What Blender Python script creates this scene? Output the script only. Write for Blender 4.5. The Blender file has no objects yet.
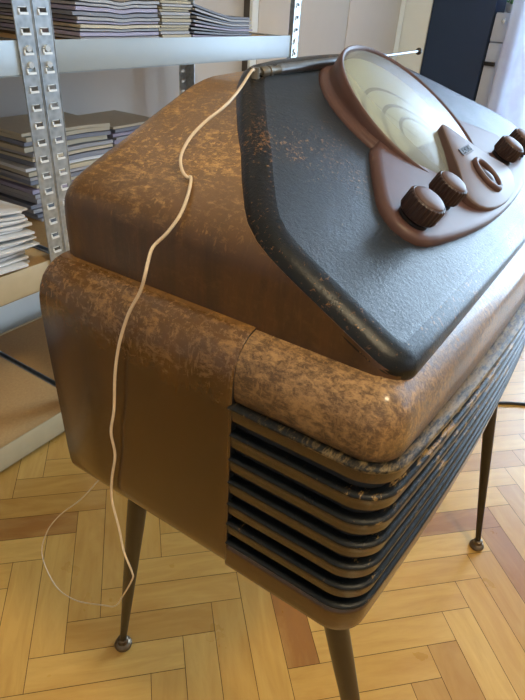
import bpy, bmesh, math, random
from math import sin, cos, pi, sqrt, radians as R
from mathutils import Vector, Matrix
random.seed(7)
scn = bpy.context.scene
COL = scn.collection

# ------------------------------------------------------------------ measures
W = .6831; D = .31                    # radio width and depth
ZB = .4657; ZL = .6426; ZT = .6916    # cabinet bottom, louvre top, ledge
Y0 = .0113; K = 1.8459                # foot line and slope of the control panel
KN = sqrt(1 + K * K)

# ------------------------------------------------------------------ helpers
def link(o):
    COL.objects.link(o); return o

def props(o, label=None, cat=None, group=None, kind=None):
    if label: o['label'] = label
    if cat: o['category'] = cat
    if group: o['group'] = group
    if kind: o['kind'] = kind
    return o

def empty(name, loc, **k):
    o = bpy.data.objects.new(name, None); o.location = loc; o.empty_display_size = .05
    link(o); return props(o, **k)

def world_loc(o):
    v = Vector(o.location)
    while o.parent:
        o = o.parent; v += Vector(o.location)
    return v

def obj(name, bm, mats, parent=None, smooth=35, recalc=True, **k):
    if recalc: bmesh.ops.recalc_face_normals(bm, faces=bm.faces)
    me = bpy.data.meshes.new(name); bm.to_mesh(me); bm.free()
    if not isinstance(mats, (list, tuple)): mats = [mats]
    for m in mats: me.materials.append(m)
    if smooth:
        me.shade_smooth(); me.set_sharp_from_angle(angle=R(smooth))
    o = bpy.data.objects.new(name, me); link(o)
    if parent:
        o.parent = parent; o.location = -world_loc(parent)
    return props(o, **k)

def box(bm, a, b, mat=0, M=None):
    c = [(x, y, z) for x in (a[0], b[0]) for y in (a[1], b[1]) for z in (a[2], b[2])]
    vs = [bm.verts.new(M @ Vector(p) if M else p) for p in c]
    out = []
    for f in ((0,1,3,2),(4,6,7,5),(0,4,5,1),(2,3,7,6),(0,2,6,4),(1,5,7,3)):
        q = bm.faces.new([vs[i] for i in f]); q.material_index = mat; out.append(q)
    return out

def bbox(bm, a, b, bev=.002, mat=0, seg=2):
    n = len(bm.verts)
    fs = box(bm, a, b, mat)
    es = list({e for f in fs for e in f.edges})
    bmesh.ops.bevel(bm, geom=es, offset=bev, segments=seg, affect='EDGES', profile=.5)

def grid(bm, rows, mat=0, closed_u=False, closed_v=False, matf=None):
    V = [[bm.verts.new(p) for p in r] for r in rows]
    nr, nc = len(V), len(V[0])
    for i in range(nr if closed_v else nr - 1):
        for j in range(nc if closed_u else nc - 1):
            a, b = V[i][j], V[i][(j+1) % nc]; c, d = V[(i+1) % nr][(j+1) % nc], V[(i+1) % nr][j]
            f = bm.faces.new((a, b, c, d)); f.material_index = matf(i, j) if matf else mat
    return V

def tube(bm, pts, rad, n=10, caps=True, mat=0):
    pts = [Vector(p) for p in pts]; N = len(pts)
    rads = rad if isinstance(rad, (list, tuple)) else [rad] * N
    rows = []; ref = Vector((0, 0, 1))
    prev = None
    for i in range(N):
        t = (pts[min(i+1, N-1)] - pts[max(i-1, 0)]).normalized()
        if prev is None:
            a = t.cross(ref)
            if a.length < .05: a = t.cross(Vector((1, 0, 0)))
        else:
            a = prev - t * prev.dot(t)
        a.normalize(); prev = a; b = t.cross(a)
        rows.append([pts[i] + (a * cos(2*pi*k/n) + b * sin(2*pi*k/n)) * rads[i] for k in range(n)])
    V = grid(bm, rows, mat, closed_u=True)
    if caps:
        bm.faces.new(V[0]).material_index = mat; bm.faces.new(V[-1][::-1]).material_index = mat

def smoothpath(pts, sub=6):
    pts = [Vector(p) for p in pts]; out = []
    for i in range(len(pts) - 1):
        p0 = pts[max(i-1, 0)]; p1 = pts[i]; p2 = pts[i+1]; p3 = pts[min(i+2, len(pts)-1)]
        for s in range(sub):
            t = s / sub
            out.append(.5 * ((2*p1) + (p2-p0)*t + (2*p0-5*p1+4*p2-p3)*t*t + (3*p1-p0-3*p2+p3)*t**3))
    out.append(pts[-1]); return out

# ------------------------------------------------------------------ materials
def srgb(r, g, b):
    f = lambda c: (c/255/12.92) if c/255 <= .04045 else ((c/255+.055)/1.055)**2.4
    return (f(r), f(g), f(b), 1)

class NT:
    def __init__(s, name):
        s.m = bpy.data.materials.new(name); s.m.use_nodes = True
        s.n = s.m.node_tree.nodes; s.l = s.m.node_tree.links
        s.b = s.n['Principled BSDF']; s.out = s.n['Material Output']
        s.tc = s.n.new('ShaderNodeTexCoord')
    def L(s, a, b): s.l.new(a, b)
    def mapping(s, scale=(1,1,1), rot=(0,0,0), src='Object'):
        m = s.n.new('ShaderNodeMapping'); m.inputs['Scale'].default_value = scale
        m.inputs['Rotation'].default_value = rot; s.L(s.tc.outputs[src], m.inputs[0]); return m.outputs[0]
    def noise(s, sc, det=4, rough=.55, vec=None, dist=0):
        n = s.n.new('ShaderNodeTexNoise'); n.inputs['Scale'].default_value = sc
        n.inputs['Detail'].default_value = det; n.inputs['Roughness'].default_value = rough
        n.inputs['Distortion'].default_value = dist
        s.L(vec if vec else s.tc.outputs['Object'], n.inputs['Vector']); return n.outputs['Fac']
    def ramp(s, fac, stops, interp='LINEAR'):
        r = s.n.new('ShaderNodeValToRGB'); r.color_ramp.interpolation = interp
        e = r.color_ramp.elements
        while len(e) < len(stops): e.new(.5)
        for el, (p, c) in zip(e, stops):
            el.position = p; el.color = c if isinstance(c, tuple) else (c, c, c, 1)
        s.L(fac, r.inputs[0]); return r.outputs[0]
    def mix(s, f, a, b, mode='MIX'):
        m = s.n.new('ShaderNodeMix'); m.data_type = 'RGBA'; m.blend_type = mode
        for v, i in ((f, 0), (a, 6), (b, 7)):
            if hasattr(v, 'links'): s.L(v, m.inputs[i])
            else: m.inputs[i].default_value = v
        return m.outputs[2]
    def math(s, op, a, b=None, clamp=False):
        m = s.n.new('ShaderNodeMath'); m.operation = op; m.use_clamp = clamp
        for v, i in ((a, 0), (b, 1)):
            if v is None: continue
            if hasattr(v, 'links'): s.L(v, m.inputs[i])
            else: m.inputs[i].default_value = v
        return m.outputs[0]
    def xyz(s, i):
        x = s.n.new('ShaderNodeSeparateXYZ'); s.L(s.tc.outputs['Object'], x.inputs[0]); return x.outputs[i]
    def set(s, **k):
        for n, v in k.items():
            i = s.b.inputs[n.replace('_', ' ')]
            if hasattr(v, 'links'): s.L(v, i)
            else: i.default_value = v
        return s
    def bump(s, h, strength=.2, dist=.001):
        b = s.n.new('ShaderNodeBump'); b.inputs['Strength'].default_value = strength
        b.inputs['Distance'].default_value = dist; s.L(h, b.inputs['Height']); s.L(b.outputs[0], s.b.inputs['Normal'])

def plain(name, col, rough=.5, metal=0, spec=.5, var=.12, vs=25, **k):
    t = NT(name)
    n = t.noise(vs, 4)
    c2 = tuple(c * (1 - var) for c in col[:3]) + (1,)
    t.set(Base_Color=t.mix(n, c2, tuple(min(1, c*(1+var)) for c in col[:3]) + (1,)), Roughness=rough, Metallic=metal)
    t.b.inputs['Specular IOR Level'].default_value = spec
    for a, v in k.items(): t.set(**{a: v})
    return t.m

def veneer(name, dark, mid, wear, zlo, zhi, grain=(1, 1, .12), wearcut=(.5, .62), amount=1.0, fleck=90, rough=.3, bump=.25, base_wear=.12, fade=.3, edge=0):
    """old lacquered veneer: streaky grain, light flakes where the lacquer is worn (more of it between zlo and zhi)"""
    t = NT(name)
    g = t.noise(38, 6, .65, t.mapping(grain), .4)
    big = t.noise(9, 3)
    base = t.mix(t.ramp(g, [(.35, 0.), (.68, 1.)]), dark, mid)
    base = t.mix(t.ramp(big, [(.4, 0.), (.75, .55)]), base, tuple(c * .45 for c in dark[:3]) + (1,))
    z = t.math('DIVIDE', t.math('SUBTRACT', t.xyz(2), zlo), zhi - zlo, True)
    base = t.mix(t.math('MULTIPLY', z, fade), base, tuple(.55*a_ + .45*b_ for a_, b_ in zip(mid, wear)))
    f1 = t.noise(fleck, 10, .82, t.mapping((1, .45, .8)), .25)
    f2 = t.noise(14, 4, .6)
    m = t.math('ADD', f1, t.math('MULTIPLY', f2, .35))
    m = t.math('SUBTRACT', m, .17)
    m = t.ramp(m, [(wearcut[0], 0.), (wearcut[1], 1.)])
    s1 = t.noise(300, 5, .7, t.mapping((1, .9, .22), (.25, .5, .2)), .3)
    cl = t.math('ADD', t.math('MULTIPLY', z, .35), t.ramp(t.noise(16, 5, .7), [(.40, 0.), (.60, 1.)]), True)
    m = t.math('MAXIMUM', m, t.math('MULTIPLY', t.ramp(s1, [(.55, 0.), (.62, .9)]), cl))
    m = t.math('MULTIPLY', m, t.math('ADD', t.math('MULTIPLY', z, amount), base_wear), True)
    if edge: m = t.math('MAXIMUM', m, t.math('MULTIPLY', t.ramp(t.xyz(2), [(edge, 0.), (edge+.0012, .85)]), t.ramp(t.noise(60, 5), [(.35, .3), (.6, 1.)])))
    col = t.mix(m, base, wear)
    sc = t.noise(30, 5, .7, t.mapping((.25, 1, 2.2), (.3, .5, .4)), 2)
    scm = t.ramp(sc, [(.63, 0.), (.665, .75), (.70, 0.)])
    col = t.mix(t.math('MULTIPLY', scm, .5), col, tuple(c * .3 for c in dark[:3]) + (1,))
    t.set(Base_Color=col, Roughness=t.math('ADD', t.math('MULTIPLY', m, .22), rough), Coat_Weight=.45, Coat_Roughness=.17)
    t.bump(t.math('ADD', f1, t.math('MULTIPLY', g, .4)), bump, .0012)
    return t.m

M = {}
M['hood'] = veneer('worn_walnut_hood', srgb(56, 32, 11), srgb(88, 54, 20), srgb(210, 164, 98), .735, .775, wearcut=(.53, .66), amount=.95, base_wear=.05, fleck=150, fade=.55)  # dark low band holds its shade in the colour; bleached, flaking finish above
M['side'] = veneer('walnut_side', srgb(52, 30, 6), srgb(78, 47, 10), srgb(184, 136, 74), .635, .685, wearcut=(.53, .66), amount=.7, base_wear=.0, fleck=170, bump=.12, rough=.26, edge=.6918)
M['mould'] = veneer('burl_moulding', srgb(50, 31, 14), srgb(94, 64, 33), srgb(182, 142, 92), .63, .69, grain=(.8, .8, .8), wearcut=(.47, .62), amount=.85, base_wear=.2, fleck=300, bump=.6, rough=.36)
M['slat'] = veneer('brown_slat', srgb(22, 12, 4), srgb(36, 21, 7), srgb(110, 74, 40), .5, .7, grain=(.2, .2, 1), wearcut=(.56, .68), amount=.3, base_wear=.1, rough=.3)
M['band'] = veneer('brown_base', srgb(56, 35, 11), srgb(78, 50, 18), srgb(120, 82, 42), .4, .6, grain=(.2, .2, 1), wearcut=(.56, .68), amount=.25, base_wear=.1, rough=.3)

def blackpaint(name, cut=(.66, .70), wear=srgb(160, 118, 70), front=False, rough=.33, base=(.005, .0065, .0075, 1), spec=None, bmp=.5):
    t = NT(name)
    f1 = t.noise(190 if front else 260, 10, .8, t.mapping((.28, 1, 1)) if front else None, .2)
    f2 = t.noise(9, 3, .6)
    m = t.math('ADD', f1, t.math('MULTIPLY', t.math('SUBTRACT', f2, .5), .35))
    if front:   # the louvre edges are rubbed bare along the front and round its corner
        y = t.math('DIVIDE', t.math('SUBTRACT', .07, t.xyz(1)), .07, True)
        zz = t.math('DIVIDE', t.math('SUBTRACT', t.xyz(2), .50), .15, True)
        m = t.math('ADD', m, t.math('MULTIPLY', y, t.math('ADD', .02, t.math('MULTIPLY', zz, .11))))
    mm = t.ramp(m, [(cut[0], 0.), (cut[1], 1.)])
    w2 = t.mix(t.noise(40, 4), wear, tuple(c * .45 for c in wear[:3]) + (1,))
    col = t.mix(mm, base, w2)
    r = t.math('ADD', t.math('MULTIPLY', t.noise(28, 5), .16), rough - .08)
    t.set(Base_Color=col, Roughness=r, Coat_Weight=.0)
    t.b.inputs['Specular IOR Level'].default_value = spec or (.66 if not front else .3)
    t.bump(t.math('ADD', t.math('MULTIPLY', f1, .8), t.math('MULTIPLY', t.noise(320, 3), .7)), bmp, .0009)
    return t.m
M['black'] = blackpaint('worn_black_lacquer', (.628, .65), srgb(166, 124, 78), rough=.35, base=(.010, .016, .022, 1))
M['blackedge'] = blackpaint('chipped_black_edge', (.575, .61), srgb(146, 104, 60), rough=.30, base=(.004, .005, .006, 1), spec=.32, bmp=.3)
M['lip'] = blackpaint('rubbed_bare_lip', (.57, .68), srgb(138, 116, 78), True, .4)
M['louvre'] = blackpaint('rubbed_black_louvre', (.645, .68), srgb(176, 140, 86), True, .30)
M['gapblack'] = plain('black_groove', (.012, .013, .014, 1), .45)
M['inner'] = plain('dark_cabinet_inside', (.02, .012, .008, 1), .6)

t = NT('brown_bakelite')
n = t.noise(60, 4)
t.set(Base_Color=t.mix(n, srgb(80, 56, 50), srgb(94, 67, 60)), Roughness=.42, Specular_IOR_Level=.35)
t.bump(t.noise(500, 2), .05, .0004); M['bake'] = t.m
M['bakedark'] = plain('dark_bakelite', srgb(58, 41, 37), .4, spec=.4)
M['knobcap'] = plain('knob_cap_bakelite', srgb(92, 70, 63), .45, spec=.35)
M['shield'] = plain('shield_bakelite', srgb(104, 86, 80), .45, spec=.35)
M['eyeglass'] = plain('dark_eye_glass', srgb(58, 36, 30), .35, spec=.3)
M['letters'] = plain('dark_lettering', srgb(52, 42, 40), .5)
M['badge'] = plain('badge_plate', srgb(150, 138, 128), .4)

t = NT('cream_dial_card')
t.set(Base_Color=t.mix(t.noise(30, 3), srgb(186, 196, 178), srgb(200, 208, 190)), Roughness=.5); M['card'] = t.m
M['scale'] = plain('grey_green_scale_print', srgb(84, 96, 78), .5)
t = NT('dial_glass')
fr = t.n.new('ShaderNodeFresnel'); fr.inputs[0].default_value = 1.5
gl = t.n.new('ShaderNodeBsdfGlossy'); gl.inputs['Roughness'].default_value = .27
tr = t.n.new('ShaderNodeBsdfTransparent'); tr.inputs[0].default_value = (.86, .90, .86, 1)
df = t.n.new('ShaderNodeBsdfDiffuse'); df.inputs[0].default_value = (.62, .68, .66, 1)
mx = t.n.new('ShaderNodeMixShader'); mx.inputs[0].default_value = .34
t.L(tr.outputs[0], mx.inputs[1]); t.L(df.outputs[0], mx.inputs[2])
m2 = t.n.new('ShaderNodeMixShader'); t.L(fr.outputs[0], m2.inputs[0]); t.L(mx.outputs[0], m2.inputs[1]); t.L(gl.outputs[0], m2.inputs[2])
t.L(m2.outputs[0], t.out.inputs[0]); M['glass'] = t.m

t = NT('chrome_tube'); t.set(Base_Color=t.mix(t.noise(80, 4), (.20, .22, .24, 1), (.38, .40, .42, 1)), Metallic=1., Roughness=.32); M['chrome'] = t.m
t = NT('bronzed_leg_metal'); t.set(Base_Color=t.mix(t.noise(60, 5), srgb(30, 24, 16), srgb(50, 40, 28)), Metallic=.2, Roughness=.33); M['leg'] = t.m
M['foot'] = plain('dull_foot_metal', srgb(110, 96, 78), .35, .8)
M['brass'] = plain('tarnished_joint', srgb(120, 112, 98), .4, .7)
t = NT('galvanised_steel')
vz = t.n.new('ShaderNodeTexVoronoi'); vz.inputs['Scale'].default_value = 90; t.L(t.tc.outputs['Object'], vz.inputs[0])
t.set(Base_Color=t.mix(vz.outputs['Distance'], srgb(150, 158, 164), srgb(188, 196, 202)), Metallic=.75, Roughness=.34); M['galv'] = t.m
M['bolt'] = plain('bright_zinc_bolt', srgb(225, 232, 236), .25, .6)
t = NT('pale_shelf_rail'); t.set(Base_Color=t.mix(t.noise(6, 4), srgb(150, 162, 168), srgb(170, 180, 186)), Metallic=.15, Roughness=.42); M['rail'] = t.m
M['raillow'] = plain('lamp_tinted_shelf_rail', srgb(182, 164, 128), .5)  # low rails: tan copy of the rail, warm lamp light put into the colour
t = NT('chipboard_shelf'); t.set(Base_Color=t.mix(t.noise(160, 5), srgb(176, 136, 84), srgb(206, 168, 112)), Roughness=.6); M['board'] = t.m
M['slot'] = plain('light_catching_slot_lip', srgb(236, 240, 240), .4, .2)  # embossed lips; the light they catch is painted near white
M['rubber'] = plain('black_cable', (.01, .01, .012, 1), .4)
M['wire'] = plain('cream_wire_sheath', srgb(226, 206, 176), .45)
M['wall'] = plain('matt_beige_wall', srgb(206, 200, 192), .85, var=.03, vs=3)
M['wallw'] = plain('white_trim_paint', srgb(242, 248, 246), .6, var=.02)
M['ceil'] = plain('white_ceiling', srgb(230, 226, 218), .9, var=.02)
M['ward'] = plain('cream_wardrobe_laminate', srgb(214, 208, 198), .5, var=.02)
M['wardgap'] = plain('door_gap_shadow_line', srgb(90, 84, 76), .7)
M['navy'] = plain('navy_laminate', srgb(34, 56, 88), .5, var=.06)
M['side_grey'] = plain('pale_grey_laminate', srgb(196, 204, 220), .5, var=.04)
M['leaf'] = plain('green_leaf', srgb(88, 128, 78), .45, var=.3)
M['pot'] = plain('white_pot', srgb(220, 220, 220), .3)
M['soil'] = plain('dark_soil', srgb(50, 38, 30), .9)
M['frame'] = plain('white_window_frame', srgb(225, 225, 222), .4, var=.02)
t = NT('sheer_curtain_net')
d1 = t.n.new('ShaderNodeBsdfDiffuse'); d2 = t.n.new('ShaderNodeBsdfTranslucent'); tp = t.n.new('ShaderNodeBsdfTransparent')
pat = t.ramp(t.noise(9, 5, .6), [(.42, srgb(232, 236, 246)), (.62, srgb(224, 224, 238))])
t.L(pat, d1.inputs[0]); t.L(pat, d2.inputs[0])
a = t.n.new('ShaderNodeMixShader'); a.inputs[0].default_value = .55; t.L(d1.outputs[0], a.inputs[1]); t.L(d2.outputs[0], a.inputs[2])
b = t.n.new('ShaderNodeMixShader'); b.inputs[0].default_value = .15; t.L(a.outputs[0], b.inputs[1]); t.L(tp.outputs[0], b.inputs[2])
t.L(b.outputs[0], t.out.inputs[0]); M['curtain'] = t.m
t = NT('window_pane')
fr = t.n.new('ShaderNodeFresnel'); gl = t.n.new('ShaderNodeBsdfGlossy'); gl.inputs['Roughness'].default_value = .02; tr = t.n.new('ShaderNodeBsdfTransparent')
mx = t.n.new('ShaderNodeMixShader'); t.L(fr.outputs[0], mx.inputs[0]); t.L(tr.outputs[0], mx.inputs[1]); t.L(gl.outputs[0], mx.inputs[2]); t.L(mx.outputs[0], t.out.inputs[0]); M['pane'] = t.m
t = NT('lamp_globe'); t.set(Base_Color=(1, .9, .75, 1), Emission_Color=(1, .78, .5, 1), Emission_Strength=6.); M['globe'] = t.m

# parquet
t = NT('oak_parquet')
ca = t.n.new('ShaderNodeAttribute'); ca.attribute_name = 'tone'
uv = t.n.new('ShaderNodeUVMap')
mp = t.n.new('ShaderNodeMapping'); mp.inputs['Scale'].default_value = (3, 22, 1); t.L(uv.outputs[0], mp.inputs[0])
g = t.noise(2.6, 6, .65, mp.outputs[0], .8)
mp2 = t.n.new('ShaderNodeMapping'); mp2.inputs['Scale'].default_value = (1.6, 6, 1); t.L(uv.outputs[0], mp2.inputs[0])
g2 = t.noise(2.5, 4, .6, mp2.outputs[0], 1.5)
base = t.ramp(ca.outputs['Fac'], [(0, srgb(158, 106, 54)), (.06, srgb(180, 132, 62)), (.5, srgb(203, 156, 78)), (1, srgb(217, 174, 94))])
col = t.mix(t.ramp(g, [(.35, .0), (.7, .42)]), base, srgb(174, 116, 44))
col = t.mix(t.ramp(g2, [(.45, .0), (.75, .35)]), col, srgb(226, 186, 106))
t.set(Base_Color=col, Roughness=t.math('ADD', t.math('MULTIPLY', t.noise(14, 5), .22), .2), Coat_Weight=.15, Coat_Roughness=.2)
t.bump(g, .06, .001); M['parquet'] = t.m
M['groove'] = plain('parquet_joint', srgb(58, 32, 14), .8)

# ------------------------------------------------------------------ floor
XA, XB, YA, YB, ZC = -1.7, 3.3, -2.3, 1.3, 2.6
bm = bmesh.new()
w = .0521; Lb = .2356; X0 = .0096; YS = .0900
uvl = bm.loops.layers.uv.new('UVMap'); tl = bm.faces.layers.float.new('tone')
def clip(poly):
    for ax, lim, sg in ((0, XA, 1), (0, XB, -1), (1, YA, 1), (1, YB, -1)):
        out = []
        for i in range(len(poly)):
            p, q = poly[i], poly[(i+1) % len(poly)]
            dp = (p[ax]-lim)*sg; dq = (q[ax]-lim)*sg
            if dp >= 0: out.append(p)
            if dp * dq < 0:
                tt = dp/(dp-dq); out.append(tuple(p[k]+(q[k]-p[k])*tt for k in range(4)))
        poly = out
        if len(poly) < 3: return None
    return poly
def block(u0, v0, lu, lv, rng):
    g = .00045
    a = [(u0+g, v0+g), (u0+lu-g, v0+g), (u0+lu-g, v0+lv-g), (u0+g, v0+lv-g)]
    ou, ov = rng.random()*50, rng.random()*50
    poly = []
    for (u, v) in a:
        x = (u+v)/sqrt(2)+X0; y = (v-u)/sqrt(2)+YS
        s, q = (u-u0, v-v0) if lu > lv else (v-v0, u-u0)
        poly.append((x, y, s+ou, q+ov))
    poly = clip(poly)
    if not poly: return
    try: f = bm.faces.new([bm.verts.new((p[0], p[1], 0)) for p in poly])
    except ValueError: return
    f[tl] = (.08 + .92*rng.random()**.75) if rng.random() > .035 else 0.
    for lp, p in zip(f.loops, poly): lp[uvl].uv = (p[2], p[3])
rng = random.Random(9)
for r_ in range(-12, 12):
    for k in range(-80, 100):
        u = k*w + r_*Lb; v = k*w - r_*Lb
        block(u, v, Lb, w, rng)
        block(u, v+w, w, Lb, rng)
for f in bm.faces: f.material_index = 0
vs = [bm.verts.new(p) for p in ((XA, YA, -.0012), (XB, YA, -.0012), (XB, YB, -.0012), (XA, YB, -.0012))]
bm.faces.new(vs).material_index = 1
for f in bm.faces:
    if f.normal.z < 0 or f.calc_center_median() is None: pass
bm.normal_update()
for f in list(bm.faces):
    if f.normal.z < 0: f.normal_flip()
obj('floor', bm, [M['parquet'], M['groove']], None, 0, recalc=False, kind='structure')

# ------------------------------------------------------------------ room shell
def slab(name, a, b, m, **k):
    bm = bmesh.new(); box(bm, a, b); return obj(name, bm, m, None, 0, **k)
slab('ceiling', (XA, YA, ZC), (XB, YB, ZC+.1), M['ceil'], kind='structure')
slab('wall_back', (XA, YB, 0), (XB+.15, YB+.1, ZC), M['wall'], kind='structure')
FX0, FX1, FZ0, FZ1 = 1.0, 2.6, .9, 2.3  # opening for a window added behind the camera as cool ambient fill
bm = bmesh.new()
box(bm, (XA, YA-.15, 0), (FX0, YA, ZC)); box(bm, (FX1, YA-.15, 0), (XB+.15, YA, ZC)); box(bm, (FX0, YA-.15, 0), (FX1, YA, FZ0)); box(bm, (FX0, YA-.15, FZ1), (FX1, YA, ZC))
obj('wall_front', bm, M['wall'], None, 0, kind='structure')
bm = bmesh.new()
for x0, x1 in ((FX0, FX0+.05), ((FX0+FX1)/2-.03, (FX0+FX1)/2+.03), (FX1-.05, FX1)): bbox(bm, (x0, YA-.1, FZ0), (x1, YA-.05, FZ1), .004)
for z0, z1 in ((FZ0, FZ0+.05), (FZ1-.05, FZ1)): bbox(bm, (FX0+.01, YA-.098, z0), (FX1-.01, YA-.052, z1), .004)
fill_win = obj('fill_window', bm, M['frame'], None, 30, kind='structure')
bm = bmesh.new(); box(bm, (FX0+.04, YA-.078, FZ0+.04), (FX1-.04, YA-.073, FZ1-.04)); obj('window_pane', bm, M['pane'], fill_win, 0)
slab('wall_left', (XA-.1, YA-.1, 0), (XA, YB+.1, ZC), M['wall'], kind='structure')
WY0, WY1, WZ0, WZ1 = -1.55, .62, .12, 2.35      # glazed opening in the right wall
bm = bmesh.new()
box(bm, (XB, YA, 0), (XB+.15, WY0, ZC)); box(bm, (XB, WY1, 0), (XB+.15, YB, ZC))
box(bm, (XB, WY0, 0), (XB+.15, WY1, WZ0)); box(bm, (XB, WY0, WZ1), (XB+.15, WY1, ZC))
obj('wall_right', bm, M['wall'], None, 0, kind='structure')
bm = bmesh.new()
for y0, y1 in ((WY0, WY0+.06), ((WY0+WY1)/2-.04, (WY0+WY1)/2+.04), (WY1-.06, WY1)):
    bbox(bm, (XB+.04, y0, WZ0), (XB+.10, y1, WZ1), .004)
for z0, z1 in ((WZ0, WZ0+.07), (WZ1-.06, WZ1)):
    bbox(bm, (XB+.042, WY0+.01, z0), (XB+.098, WY1-.01, z1), .004)
win = obj('window_1', bm, M['frame'], None, 30, kind='structure')
bm = bmesh.new(); box(bm, (XB+.066, WY0+.05, WZ0+.05), (XB+.072, WY1-.05, WZ1-.05))
obj('window_pane', bm, M['pane'], win, 0)
bm = bmesh.new(); bbox(bm, (XA, YB-.016, 0), (1.66, YB, .13), .004)
obj('baseboard_back', bm, M['wallw'], None, 30, kind='structure')
bm = bmesh.new(); bbox(bm, (3.10, 1.118, 0), (3.3, YB, ZC-.005), .003)
obj('trim_1', bm, M['wallw'], None, 30, kind='structure')

# ------------------------------------------------------------------ the radio
radio = empty('vintage_radio', (W/2, .15, 0), label='worn walnut and black lacquered radio with round dial standing on four splayed metal legs', cat='radio')

def outline(bow, o=0, ystart=.31, closed=False, Rc=.025):
    """plan of the cabinet: left side, rounded corner, bowed front, rounded corner, right side"""
    half = [(0, ystart + (Rc-ystart)*i/8) for i in range(8)]
    half += [(Rc-Rc*cos(a*pi/2/12), Rc-Rc*sin(a*pi/2/12)) for a in range(13)]
    pts = half + [(Rc+(W-2*Rc)*i/36, 0) for i in range(1, 36)] + [(W-x, y) for x, y in half[::-1]]
    pts = [(x, y - bow*(1-(2*x/W-1)**2)*(1 if y < Rc else 0)) for x, y in pts]
    out = []
    n = len(pts)
    for i, (x, y) in enumerate(pts):
        a = pts[max(i-1, 0)]; b = pts[min(i+1, n-1)]
        dx, dy = b[0]-a[0], b[1]-a[1]; l = math.hypot(dx, dy)
        nx, ny = dy/l, -dx/l              # outward
        nx, ny = (nx, ny) if i else (-1, 0)
        if i == n-1: nx, ny = 1, 0
        out.append((x + nx*o*1, y + ny*o*1))
    return out
# make sure the normal points out (left side must move to -x)
_t = outline(0, .01)
SG = 1 if _t[3][0] < 0 else -1
def ol(bow, o, ys=.31): return outline(bow, o*SG if True else o, ys)
def ring(bow, o, z, ys=.31):
    pts = outline(bow, SG*o, ys)
    pts[0] = (pts[0][0] if abs(pts[0][0]) < .2 else 0, ys); 
    pts[0] = (-o, ys); pts[-1] = (W+o, ys)
    return [(x, y, z) for x, y in pts]
def sweep(name, prof, mats, matf=None, ys=.118, **k):
    bm = bmesh.new()
    grid(bm, [ring(b, o, z, ys) for (o, z, b) in prof], matf=matf)
    return obj(name, bm, mats, radio, 40, recalc=False, **k)

# core box (inside, top and bottom)
bm = bmesh.new()
rows = [ring(.012, -.02, ZB+.002, .305), ring(.012, -.014, ZB+.004, .305), ring(.012, -.014, .680, .305), ring(.012, -.02, .6865, .305)]
V = grid(bm, rows, closed_u=True); bm.faces.new(V[0]); bm.faces.new(V[-1])
obj('cabinet_body', bm, M['inner'], radio, 30)
# top moulding
prof = [(-.060, ZT+.0005, .010), (-.030, ZT+.0005, .010), (-.024, .6908, .010), (-.017, .6888, .010), (-.011, .6852, .010), (-.0065, .6805, .010), (-.0032, .6745, .010), (-.0018, .668, .010),
        (-.0010, .661, .011), (-.0010, .653, .0125), (-.0018, .647, .014), (-.0034, .6425, .015), (-.009, .6405, .0155)]
sweep('top_moulding', prof, M['mould'], label='mottled golden burl moulding')
# louvres
zz = [.6415, .6165, .593, .5698, .5465, .5235, .5005]
for i, z in enumerate(zz):
    p = (z - zz[i+1]) if i < 6 else .0068
    bw = .0205 - .0035 * i/6
    t_ = .0 if i else .0015
    q = p/.0235
    prof = [((-.0075 if i else -.022), z-.0002, bw), (-.003, z+.0005, bw), (t_, z+.0002, bw), (.0013+t_, z-.0010, bw), (.0015+t_, z-.0022, bw), (.0009+t_, z-.0034, bw)]
    nb = len(prof)-1
    if i < 6:
        prof += [(.0004, z-.0040, bw), (.0002, z-.0090*q, bw), (-.0006, z-.0135*q, bw), (-.0040, z-.0144*q, bw), (-.0092, z-.0150*q, bw), (-.0092, z-.0165*q, bw), (-.0075, z-p-.0002, bw)]
    else:
        prof += [(-.006, z-p, bw)]
    sweep('louvre', prof, [M['louvre'] if i else M['lip'], M['slat'], M['gapblack']], matf=lambda a, b, nb=nb: 0 if a < nb else (1 if a < nb+3 else 2))
# base band
bw = .017
prof = [(-.008, .4940, bw), (-.0018, .4935, bw), (-.0004, .4920, bw), (0, .489, bw), (-.0008, .472, bw), (-.0014, .4675, bw), (-.0030, ZB, bw), (-.03, ZB-.0005, bw)]
sweep('base_band', prof, M['band'])
# side panels: a bent veneer sheet over the rear of each side, rolled over at top and bottom
for s in (0, 1):
    op = [(.060, ZB-.001), (.014, ZB-.001), (.009, ZB+.0002), (.005, ZB+.002), (.002, ZB+.006), (-.0005, ZB+.012), (-.0015, ZB+.020), (-.002, .50), (-.002, .56), (-.002, .62), (-.002, .655), (-.0012, .665), (.0008, .673), (.0042, .6802), (.009, .6861), (.0150, .6902), (.022, .6924), (.034, .6930), (.060, .6930)]
    ip = [(x + (.008 if z > .48 and z < .67 else .004), z - (.004 if z > .65 else -.004)) for x, z in op]
    bm = bmesh.new()
    fx = (lambda x: x) if s == 0 else (lambda x: W - x)
    ysr = [(.1160, .0015), (.1175, 0), (.16, 0), (.21, 0), (.26, 0), (.307, 0), (.3095, .002)]
    fl = lambda x, y, z: x - .0050*max(0, (y-.116)/.194)*max(0, min(1, (z-.47)/.18))*max(0, min(1, (.020-x)/.018))
    rows = [[(fx(fl(x, y, z)+i_), y, z) for x, z in op] for y, i_ in ysr]
    V = grid(bm, rows, matf=lambda a, b: 0)
    rows2 = [[(fx(x), y, z) for x, z in ip] for y in (.1160, .3095)]
    V2 = grid(bm, rows2)
    for A, B in ((V[0], V2[0]), (V[-1], V2[1])):
        for j in range(len(A)-1):
            f = bm.faces.new((A[j], A[j+1], B[j+1], B[j])); f.material_index = 1
    sp = obj('side_panel', bm, [M['side'], M['gapblack']], radio, 40)
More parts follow.
